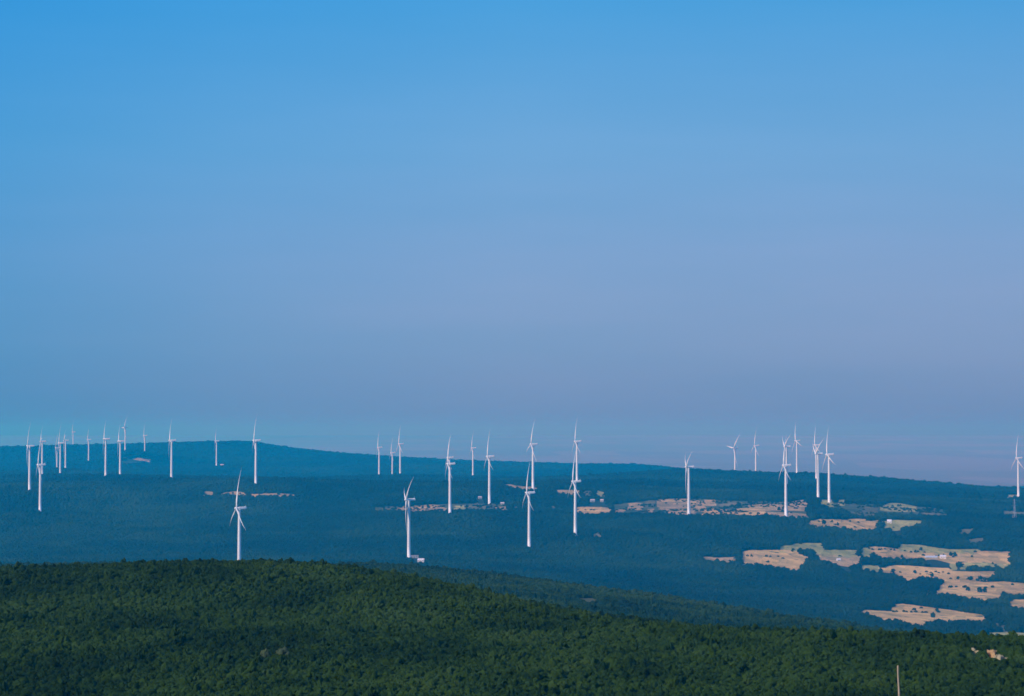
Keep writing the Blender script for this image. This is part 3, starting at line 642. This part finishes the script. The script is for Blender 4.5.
def make_wood(name, label, y0, y1, cell, hgt, wid, margin, dens=1.0, tint_bias=0.0, spread=.34):
    x, y = scatter(y0, y1, cell, margin)
    k = clear_mask(x, y)
    k &= rng.random(len(x)) < dens
    x, y = x[k], y[k]
    if name == 'valley_forest':
        ex, ey = [], []
        for pl in HEDGES:
            for (ax, ay), (bx, by) in zip(pl[:-1], pl[1:]):
                m = max(2, int(math.hypot(bx - ax, by - ay) / 5.5))
                for q in range(m):
                    if rng.random() < .45:
                        ex.append(ax + (bx - ax) * q / m + (rng.random() - .5) * 4)
                        ey.append(ay + (by - ay) * q / m + (rng.random() - .5) * 14)
        for (kind, _p), P in zip(FIELDS, FIELD_POLYS):
            d = {'straw': .00022, 'pale': .0006, 'pink': .0012, 'faint': .005, 'scrub': .0045}[kind]
            x0, y0 = P.min(0)
            x1, y1 = P.max(0)
            m = int((x1 - x0) * (y1 - y0) * d)
            qx = x0 + rng.random(m) * (x1 - x0)
            qy = y0 + rng.random(m) * (y1 - y0)
            kk = inside(P, qx, qy) & (vnoise(qx, qy, 45, 12) > .45)
            ex += qx[kk].tolist()
            ey += qy[kk].tolist()
        nbush = len(ex)
        x = np.append(x, ex)
        y = np.append(y, ey)
    else:
        nbush = 0
    z = ground(x, y) - .2
    ns = cell / 5.0
    band = (vnoise(x * .3, y, 260, 14) - .5) * (.34 if name == 'valley_forest' else .12)
    big = .32 * vnoise(x, y, 300 * ns, 5) + .34 * vnoise(x, y, 90 * ns, 6) + .34 * vnoise(x, y, 38 * ns, 7)
    big = np.clip((big - .5) * 1.8 + .52, 0, 1)
    tint = np.clip(.62 * big + spread * rng.random(len(x)) + tint_bias + band, 0, .78)
    hs = hgt * (.80 + .28 * rng.random(len(x)) + .35 * (vnoise(x, y, 40 * ns, 8) - .5))
    if name == 'ridge_forest':
        hs *= .46 + .54 * smooth(980, 1250, y)
    # a few emergent trees
    em = rng.random(len(x)) < .06
    hs[em] *= 1.15 + .25 * rng.random(int(em.sum()))
    ws = wid / 2 * (.8 + .5 * rng.random(len(x)))
    if nbush:
        hs[-nbush:] *= .5
        ws[-nbush:] *= .55
    me = bpy.data.meshes.new(name)
    me.vertices.add(len(x))
    me.vertices.foreach_set('co', np.stack([x, y, z], 1).astype(np.float32).ravel())

    def attr(nm, typ, data):
        a = me.attributes.new(nm, typ, 'POINT')
        a.data.foreach_set('vector' if typ == 'FLOAT_VECTOR' else 'value', np.asarray(data).ravel())
    attr('tint', 'FLOAT', tint.astype(np.float32))
    attr('tree_scale', 'FLOAT_VECTOR', np.stack([ws, ws * (.85 + .3 * rng.random(len(x))), hs], 1).astype(np.float32))
    attr('turn', 'FLOAT', (rng.random(len(x)) * 6.283).astype(np.float32))
    attr('variant', 'INT', rng.integers(0, 4, len(x)).astype(np.int32))
    o = link(name, me)
    tag(o, label, None, None, 'stuff')
    ng = bpy.data.node_groups.new(name + '_planting', 'GeometryNodeTree')
    ng.interface.new_socket('Geometry', in_out='INPUT', socket_type='NodeSocketGeometry')
    ng.interface.new_socket('Geometry', in_out='OUTPUT', socket_type='NodeSocketGeometry')
    N = ng.nodes
    Lk = ng.links.new
    gi = N.new('NodeGroupInput')
    go = N.new('NodeGroupOutput')
    iop = N.new('GeometryNodeInstanceOnPoints')
    join = N.new('GeometryNodeGeometryToInstance')
    for p in protos:
        oi = N.new('GeometryNodeObjectInfo')
        oi.inputs['Object'].default_value = p
        oi.inputs['As Instance'].default_value = False
        Lk(oi.outputs['Geometry'], join.inputs[0])

    def named(nm, typ):
        q = N.new('GeometryNodeInputNamedAttribute')
        q.data_type = typ
        q.inputs['Name'].default_value = nm
        return next(s for s in q.outputs if s.enabled and s.name == 'Attribute')
    Lk(gi.outputs[0], iop.inputs['Points'])
    Lk(join.outputs[0], iop.inputs['Instance'])
    iop.inputs['Pick Instance'].default_value = True
    Lk(named('variant', 'INT'), iop.inputs['Instance Index'])
    cx = N.new('ShaderNodeCombineXYZ')
    Lk(named('turn', 'FLOAT'), cx.inputs['Z'])
    er = N.new('FunctionNodeEulerToRotation')
    Lk(cx.outputs[0], er.inputs[0])
    Lk(er.outputs[0], iop.inputs['Rotation'])
    Lk(named('tree_scale', 'FLOAT_VECTOR'), iop.inputs['Scale'])
    Lk(iop.outputs[0], go.inputs[0])
    md = o.modifiers.new('planting', 'NODES')
    md.node_group = ng
    return len(x)


nn = []
nn.append(make_wood('hillside_forest', 'dense dark green wood covering the near hill across the bottom', 255, 690, 1.32, 1.95, 2.6, 1.25))
nn.append(make_wood('ridge_forest', 'bluer dark wood on the second ridge sloping down behind the near hill', 690, 1700, 2.9, 4.0, 5.0, 1.15))
nn.append(make_wood('valley_forest', 'blue green wood filling the valley beyond the ridges, broken by fields', 1700, 4750, 7.0, 6.6, 9.5, 1.12, 1.0, -.03, .10))
nn.append(make_wood('plateau_forest', 'deep blue hazy wood on the far plateau under the distant turbines', 4750, 6700, 11, 8, 15, 1.1, 1.0, -.22, .10))
nn.append(make_wood('distant_forest', 'pale blue wood on the farthest ridge at upper left', 6700, 10200, 20, 8, 28, 1.1, 1.0, -.25, .12))
print('TREES', nn)

# ------------------------------------------------------------------ wind turbines
HUB = 86.0


def tower_mesh():
    bm = bmesh.new()
    rings = []
    prof = [(-6, 3.3), (0.25, 3.3), (0.26, 2.55), (20, 2.45), (42, 2.25), (64, 2.0), (HUB - 2.2, 1.75), (HUB - 1.9, 1.85), (HUB - 1.3, 1.85)]
    for z, r in prof:
        rings.append([(math.cos(2 * math.pi * i / 24) * r, math.sin(2 * math.pi * i / 24) * r, z) for i in range(24)])
    ring_loft(bm, rings)
    return bm_mesh('tower', bm)


def nacelle_mesh():
    """rounded box, upwind end (-x) narrower, cooler hump at the back"""
    bm = bmesh.new()
    rings = []
    secs = [(-2.3, 1.4, 1.3, 0), (-1.6, 1.7, 1.6, 0), (0, 1.85, 1.75, .05), (4, 1.85, 1.75, .1), (7.5, 1.75, 1.55, .15), (8.8, 1.5, 1.2, .2), (9.2, 1.1, .9, .25)]
    for x, hy, hz, oz in secs:
        ring = []
        for i in range(20):
            a = 2 * math.pi * i / 20
            c, s = math.cos(a), math.sin(a)
            e = .45
            ring.append((x, hy * math.copysign(abs(c) ** e, c), oz + hz * math.copysign(abs(s) ** e, s)))
        rings.append(ring)
    ring_loft(bm, rings)
    box(bm, 6.2, 8.2, -1.1, 1.1, 1.55, 2.3)
    bar(bm, (8.0, .9, 2.2), (8.0, .9, 4.2), .06)
    bar(bm, (8.0, -.9, 2.2), (8.0, -.9, 3.9), .06)
    return bm_mesh('nacelle', bm)


def hub_mesh():
    bm = bmesh.new()
    rings = []
    for x, r in ((1.6, 1.5), (.9, 1.75), (-.6, 1.8), (-1.5, 1.5), (-2.3, .95), (-2.75, .35)):
        rings.append([(x, math.cos(2 * math.pi * i / 20) * r, math.sin(2 * math.pi * i / 20) * r) for i in range(20)])
    ring_loft(bm, rings)
    return bm_mesh('hub', bm)


def blade_mesh():
    L = 51.0
    bm = bmesh.new()
    rings = []
    for k in range(25):
        t = k / 24
        if t < .06:
            ch, th = 1.8, 1.8
        elif t < .22:
            u = (t - .06) / .16
            u = u * u * (3 - 2 * u)
            ch, th = 1.8 + 1.8 * u, 1.8 - .7 * u
        else:
            u = (t - .22) / .78
            ch = 3.25 * (1 - u) ** 1.35 + .28 * (1 - .6 * u ** 4)
            th = 1.05 * (1 - u) ** 1.2 + .06
        tw = R(16) * (1 - t) ** 2
        flex = 5.2 * t ** 2.2 - .035 * t * L
        ring = []
        for i in range(14):
            a = 2 * math.pi * i / 14
            cy = math.cos(a)
            yy = ch * (.5 * cy + (.16 if t > .1 else 0))
            xx = th * .5 * math.sin(a) * (1 - .35 * (cy < 0) * abs(cy))
            x2 = xx * math.cos(tw) - yy * math.sin(tw)
            y2 = xx * math.sin(tw) + yy * math.cos(tw)
            ring.append((x2 + flex, y2, 1.2 + t * L))
        rings.append(ring)
    ring_loft(bm, rings)
    return bm_mesh('blade', bm)


MT, MN, MH, MB = tower_mesh(), nacelle_mesh(), hub_mesh(), blade_mesh()
for me, m in ((MT, M_WHITE), (MN, M_WHITE), (MH, M_WHITE), (MB, M_BLADE)):
    me.materials.append(m)
for me in (MT, MH, MB):
    for p in me.polygons:
        p.use_smooth = True


def turbine_proto():
    r = empty('wind_turbine', (0, 0, 0))
    link('tower', MT, None, r)
    n = link('nacelle', MN, None, r)
    n.location = (0, 0, HUB)
    h = link('hub', MH, None, r)
    h.location = (-3.9, 0, HUB)
    for k in range(3):
        b = link('blade', MB, None, r)
        b.location = (-3.9, 0, HUB)
    return r


def set_rotor(r, phase):
    tilt = Matrix.Rotation(R(3.2), 4, 'Y')
    k = 0
    for ch in r.children:
        base = ch.name.split('.')[0]
        if base == 'hub':
            ch.matrix_local = Matrix.Translation((-3.9, 0, HUB)) @ tilt
        if base == 'blade':
            ch.matrix_local = Matrix.Translation((-3.9, 0, HUB)) @ tilt @ Matrix.Rotation(R(phase + 120 * k), 4, 'X')
            k += 1


proto = turbine_proto()
TURB_OBJS = [proto] + [copy_tree(proto) for _ in TURBINES[1:]]
for o, (x, y, z, yaw, ph), lab in zip(TURB_OBJS, TURBINES, TURBINE_LABELS):
    o.location = (x, y, z)
    o.rotation_euler = (0, 0, R(yaw))
    tag(o, lab, 'wind turbine', 'white wind turbines of the wind farm')
    set_rotor(o, ph)

# ------------------------------------------------------------------ buildings
def make_house(name, x, y, w, h, wall_m, roof_m, label, cat, rz=0.0, greenhouse=False, flat=False):
    z = gz(x, y)
    r = empty(name, (x, y, z), rz)
    tag(r, label, cat)
    d = w * .7 if not greenhouse else 8
    eave = h * (.62 if not flat else .9)
    bm = bmesh.new()
    box(bm, -w / 2, w / 2, -d / 2, d / 2, -1.5, eave)
    if not flat:
        a = [bm.verts.new(p) for p in ((-w / 2, -d / 2, eave + .002), (-w / 2, d / 2, eave + .002), (-w / 2, 0, h - .15))]
        b = [bm.verts.new(p) for p in ((w / 2, -d / 2, eave + .002), (w / 2, d / 2, eave + .002), (w / 2, 0, h - .15))]
        bm.faces.new(a[::-1])
        bm.faces.new(b)
    link('wall', bm_mesh('wall', bm), wall_m, r)
    bm = bmesh.new()
    e = .35
    if flat:
        box(bm, -w / 2 - .2, w / 2 + .2, -d / 2 - .2, d / 2 + .2, eave + .003, h)
    else:
        t = .18
        for s in (-1, 1):
            p = [(-w / 2 - e, s * (d / 2 + e), eave - .12), (w / 2 + e, s * (d / 2 + e), eave - .12), (w / 2 + e, 0, h), (-w / 2 - e, 0, h)]
            lo = [bm.verts.new((q[0], q[1], q[2] + .005)) for q in p]
            hi = [bm.verts.new((q[0], q[1], q[2] + t)) for q in p]
            bm.faces.new(hi)
            bm.faces.new(lo[::-1])
            for i in range(4):
                j = (i + 1) % 4
                bm.faces.new((lo[i], lo[j], hi[j], hi[i]))
    ro = link('roof', bm_mesh('roof', bm), roof_m, r)
    if not greenhouse:
        bm = bmesh.new()
        box(bm, -.5, .5, -d / 2 - .05, -d / 2 + .1, 0, min(2.1, eave * .8))
        link('door', bm_mesh('door', bm), M_DARK, r)
        for wx in (-w * .3, w * .3):
            bm = bmesh.new()
            box(bm, wx - .45, wx + .45, -d / 2 - .04, -d / 2 + .1, eave * .4, eave * .75)
            link('window', bm_mesh('window', bm), M_DARK, r)
        if not flat:
            bm = bmesh.new()
            box(bm, w * .22, w * .22 + .7, -.35, .35, h * .8, h + .7)
            link('chimney', bm_mesh('chimney', bm), wall_m, ro)
    else:
        bm = bmesh.new()
        for i in range(7):
            xx = -w / 2 + w * i / 6
            box(bm, xx - .05, xx + .05, -d / 2 - .06, -d / 2 - .01, 0, eave)
        link('frame', bm_mesh('frame', bm), M_STEEL, r)
    return r


STY = {'white': (M_WALLW, M_ROOFW), 'grey': (M_CONC, M_CONC), 'glass': (M_GLASS, M_GLASS), 'pale': (M_WALLP, M_ROOFP), 'dull': (M_WALLD, M_ROOFP)}
for i, ((x, y, w, h, k), (lab, cat, nm)) in enumerate(zip(BUILDINGS, BUILDING_LABELS)):
    make_house(nm, x, y, w, h, *STY[k], lab, cat, R((-8, 6, 12, -15, 4, -6, 10, -12, 8, 5, -9)[i]), greenhouse=(k == 'glass'), flat=(k == 'grey'))

# ------------------------------------------------------------------ electricity pylon
def make_pylon(x, y, H):
    r = empty('electricity_pylon', (x, y, gz(x, y)), R(25))
    tag(r, 'faint grey lattice pylon below the turbine at the right edge', 'pylon')
    bm = bmesh.new()
    lv = [(0, 3.2), (H * .25, 2.2), (H * .5, 1.35), (H * .7, .85), (H, .35)]
    cs = [[(sx * w, sy * w, z) for sx, sy in ((-1, -1), (1, -1), (1, 1), (-1, 1))] for z, w in lv]
    for a, b in zip(cs[:-1], cs[1:]):
        for i in range(4):
            bar(bm, a[i], b[i], .16, n=5)
            bar(bm, a[i], b[(i + 1) % 4], .08, n=4)
            bar(bm, a[(i + 1) % 4], b[i], .08, n=4)
            bar(bm, b[i], b[(i + 1) % 4], .08, n=4)
    link('lattice_tower', bm_mesh('lattice_tower', bm), M_STEEL, r)
    for z, w in ((H * .70, 5.5), (H * .82, 4.6), (H * .93, 3.6)):
        bm = bmesh.new()
        for s in (-1, 1):
            bar(bm, (0, .5, z), (s * w, 0, z + .25), .11, n=5)
            bar(bm, (0, -.5, z), (s * w, 0, z + .25), .11, n=5)
            bar(bm, (0, 0, z + 1.5), (s * w, 0, z + .25), .09, n=5)
            bar(bm, (s * w, 0, z + .25), (s * w, 0, z - 1.2), .12, n=5)
        link('crossarm', bm_mesh('crossarm', bm), M_STEEL, r)


make_pylon(*PYLON)

# ------------------------------------------------------------------ ochre rocks on the near hill
for i, ((x, y, w, h), lab) in enumerate(zip(ROCKS, ROCK_LABELS)):
    bm = bmesh.new()
    rr = random.Random(40 + i)
    k = (3, 4, 5)[i]
    for j in range(k):
        cx = (-.5 + (j + .5) / k) * w * .95
        top = ROCK_LIFT[i] + h * (.45 + .55 * rr.random()) * (1.0 - .35 * abs(cx) / (w * .5))
        sx = w / k * (.55 + .4 * rr.random())
        g = bmesh.ops.create_icosphere(bm, subdivisions=3, radius=1)
        off = Vector((i * 7.1 + j * 3.3, j * 1.7, 1))
        for v in g['verts']:
            q = v.co.copy()
            n = mnoise.cell(q * 1.6 + off) * .22 + mnoise.noise(q * 2.2 + off) * .35 + abs(mnoise.noise(q * 6 + off)) * .14
            q *= 1 + n
            q.z = max(-.4, min(q.z, .55 + .25 * mnoise.noise(q * 1.4 + off)))
            v.co = Vector((cx + q.x * sx, (rr.random() * 0 + j % 2 * .5) + q.y * w * .28, q.z / .6 * top))
    o = link('rock_outcrop', bm_mesh('rock_outcrop', bm), (M_ROCKP, M_ROCK, M_ROCKP)[i])
    o.location = (x, y, gz(x, y))
    tag(o, lab, 'rock', 'ochre rocks on the near hill')

# ------------------------------------------------------------------ bare pole in the foreground
px, py = 31.8, 200.0
pz = gz(px, py)
top = 300.6
bm = bmesh.new()
Hh = top - pz
rings = []
for k in range(16):
    t = k / 15
    rr = .11 - .045 * t
    ox = .12 * math.sin(t * 5.1) * t + .12 * t
    oy = .05 * math.sin(t * 7)
    rings.append([(ox + math.cos(2 * math.pi * i / 12) * rr * (1 + .12 * math.sin(3 * i + k)), oy + math.sin(2 * math.pi * i / 12) * rr, -0.6 + t * (Hh + .6)) for i in range(12)])
ring_loft(bm, rings)
pole = link('wooden_pole', bm_mesh('wooden_pole', bm), M_WOOD)
pole.location = (px, py, pz)
tag(pole, 'thin weathered pale wooden pole standing upright in front of the wood at lower right', 'pole')

# ------------------------------------------------------------------ haze, sky, sun
bm = bmesh.new()
box(bm, -52000, 52000, -900, 121000, float(Zt.min()) - 1.0 - 6.0, HAZE_TOP)
hm = bpy.data.materials.new('haze_air')
hm.use_nodes = True
hn = hm.node_tree
for n in list(hn.nodes):
    hn.nodes.remove(n)
ho = hn.nodes.new('ShaderNodeOutputMaterial')
pv = hn.nodes.new('ShaderNodeVolumePrincipled')
pv.inputs['Color'].default_value = (*HAZE_COLOR, 1)
pv.inputs['Absorption Color'].default_value = (1, 1, 1, 1)
pv.inputs['Density'].default_value = HAZE_DENSITY
pv.inputs['Density Attribute'].default_value = ''
pv.inputs['Anisotropy'].default_value = HAZE_G
hn.links.new(pv.outputs[0], ho.inputs['Volume'])
try:
    hm.cycles.homogeneous_volume = True
except Exception:
    pass
hz = link('haze', bm_mesh('haze', bm), hm)
tag(hz, 'thin blue summer haze over the whole landscape', None, None, 'stuff')

world = bpy.data.worlds.new('World')
scene.world = world
world.use_nodes = True
wn = world.node_tree
bg = wn.nodes['Background']
sky = wn.nodes.new('ShaderNodeTexSky')
sky.sky_type = 'NISHITA'
sky.sun_disc = False
sky.sun_elevation = R(SUN_EL)
sky.sun_rotation = R(SUN_AZ)
sky.altitude = 600
sky.air_density = 1.0
sky.dust_density = .4
sky.ozone_density = 3.0
if SKY_RAMP:
    tc = wn.nodes.new('ShaderNodeTexCoord')
    sp = wn.nodes.new('ShaderNodeSeparateXYZ')
    wn.links.new(tc.outputs['Generated'], sp.inputs[0])
    mr = wn.nodes.new('ShaderNodeMapRange')
    mr.inputs['From Min'].default_value = -.1
    mr.inputs['From Max'].default_value = 1.0
    wn.links.new(sp.outputs['Z'], mr.inputs['Value'])
    rp = wn.nodes.new('ShaderNodeValToRGB')
    cr = rp.color_ramp
    cr.interpolation = 'EASE' if False else 'LINEAR'
    while len(cr.elements) < len(SKY_RAMP):
        cr.elements.new(.5)
    for e, (zz, c) in zip(cr.elements, SKY_RAMP):
        e.position = (zz + .1) / 1.1
        e.color = (*c, 1)
    wn.links.new(mr.outputs[0], rp.inputs['Fac'])
    mul = wn.nodes.new('ShaderNodeMix')
    mul.data_type = 'RGBA'
    mul.blend_type = 'MIX'
    mul.inputs[0].default_value = SKY_MIX
    sc = wn.nodes.new('ShaderNodeVectorMath')
    sc.operation = 'SCALE'
    sc.inputs['Scale'].default_value = 1.0 / SKY_STRENGTH
    mx2 = wn.nodes.new('ShaderNodeMapRange')
    mx2.inputs['From Min'].default_value = -.23
    mx2.inputs['From Max'].default_value = .23
    wn.links.new(sp.outputs['X'], mx2.inputs['Value'])
    r2 = wn.nodes.new('ShaderNodeValToRGB')
    while len(r2.color_ramp.elements) < len(SKY_SIDE):
        r2.color_ramp.elements.new(.5)
    for e, (pp, c) in zip(r2.color_ramp.elements, SKY_SIDE):
        e.position = pp
        e.color = (*c, 1)
    wn.links.new(mx2.outputs[0], r2.inputs['Fac'])
    vm = wn.nodes.new('ShaderNodeVectorMath')
    vm.operation = 'MULTIPLY'
    wn.links.new(rp.outputs['Color'], vm.inputs[0])
    wn.links.new(r2.outputs['Color'], vm.inputs[1])
    cm = wn.nodes.new('ShaderNodeMapping')
    cm.inputs['Scale'].default_value = (3.0, 3.0, 26.0)
    cm.inputs['Rotation'].default_value = (0, R(4), 0)
    wn.links.new(tc.outputs['Generated'], cm.inputs['Vector'])
    cn = wn.nodes.new('ShaderNodeTexNoise')
    cn.inputs['Scale'].default_value = 2.2
    cn.inputs['Detail'].default_value = 5
    wn.links.new(cm.outputs[0], cn.inputs['Vector'])
    cr2 = wn.nodes.new('ShaderNodeValToRGB')
    cr2.color_ramp.elements[0].position = .3
    cr2.color_ramp.elements[0].color = (.955, .985, .99, 1)
    cr2.color_ramp.elements[1].position = .72
    cr2.color_ramp.elements[1].color = (1.07, 1.015, 1.01, 1)
    wn.links.new(cn.outputs['Fac'], cr2.inputs['Fac'])
    vm2 = wn.nodes.new('ShaderNodeVectorMath')
    vm2.operation = 'MULTIPLY'
    wn.links.new(vm.outputs[0], vm2.inputs[0])
    wn.links.new(cr2.outputs['Color'], vm2.inputs[1])
    wn.links.new(vm2.outputs[0], sc.inputs[0])
    wn.links.new(sky.outputs[0], mul.inputs[6])
    wn.links.new(sc.outputs[0], mul.inputs[7])
    wn.links.new(mul.outputs[2], bg.inputs['Color'])
else:
    wn.links.new(sky.outputs[0], bg.inputs['Color'])
bg.inputs['Strength'].default_value = SKY_STRENGTH

sl = bpy.data.lights.new('sun', 'SUN')
sl.energy = SUN_POWER
sl.angle = R(.5)
sl.color = SUN_COLOR
so = bpy.data.objects.new('sun', sl)
COL.objects.link(so)
dirv = Vector((math.sin(R(SUN_AZ)) * math.cos(R(SUN_EL)), math.cos(R(SUN_AZ)) * math.cos(R(SUN_EL)), math.sin(R(SUN_EL))))
so.rotation_euler = dirv.to_track_quat('Z', 'Y').to_euler()
so.location = dirv * 500 + Vector((0, 0, 400))

# ------------------------------------------------------------------ camera
cam = bpy.data.cameras.new('camera')
cam.sensor_width = 36
cam.lens = 85
cam.clip_start = .5
cam.clip_end = 300000
co = bpy.data.objects.new('camera', cam)
COL.objects.link(co)
co.location = (0, 0, CAM_Z)
co.rotation_euler = (R(90) + math.atan(82 / 2417.8), 0, 0)
scene.camera = co

vs = scene.view_settings
vs.view_transform = 'Standard'
vs.look = 'None'
vs.exposure = EXPOSURE
vs.gamma = 1
vs.use_curve_mapping = False
cy = scene.cycles
scene.render.engine = 'CYCLES'
cy.use_denoising = True
cy.denoiser = 'OPENIMAGEDENOISE'
cy.volume_bounces = 0
cy.max_bounces = 4
cy.filter_width = 1.6
cy.use_adaptive_sampling = False
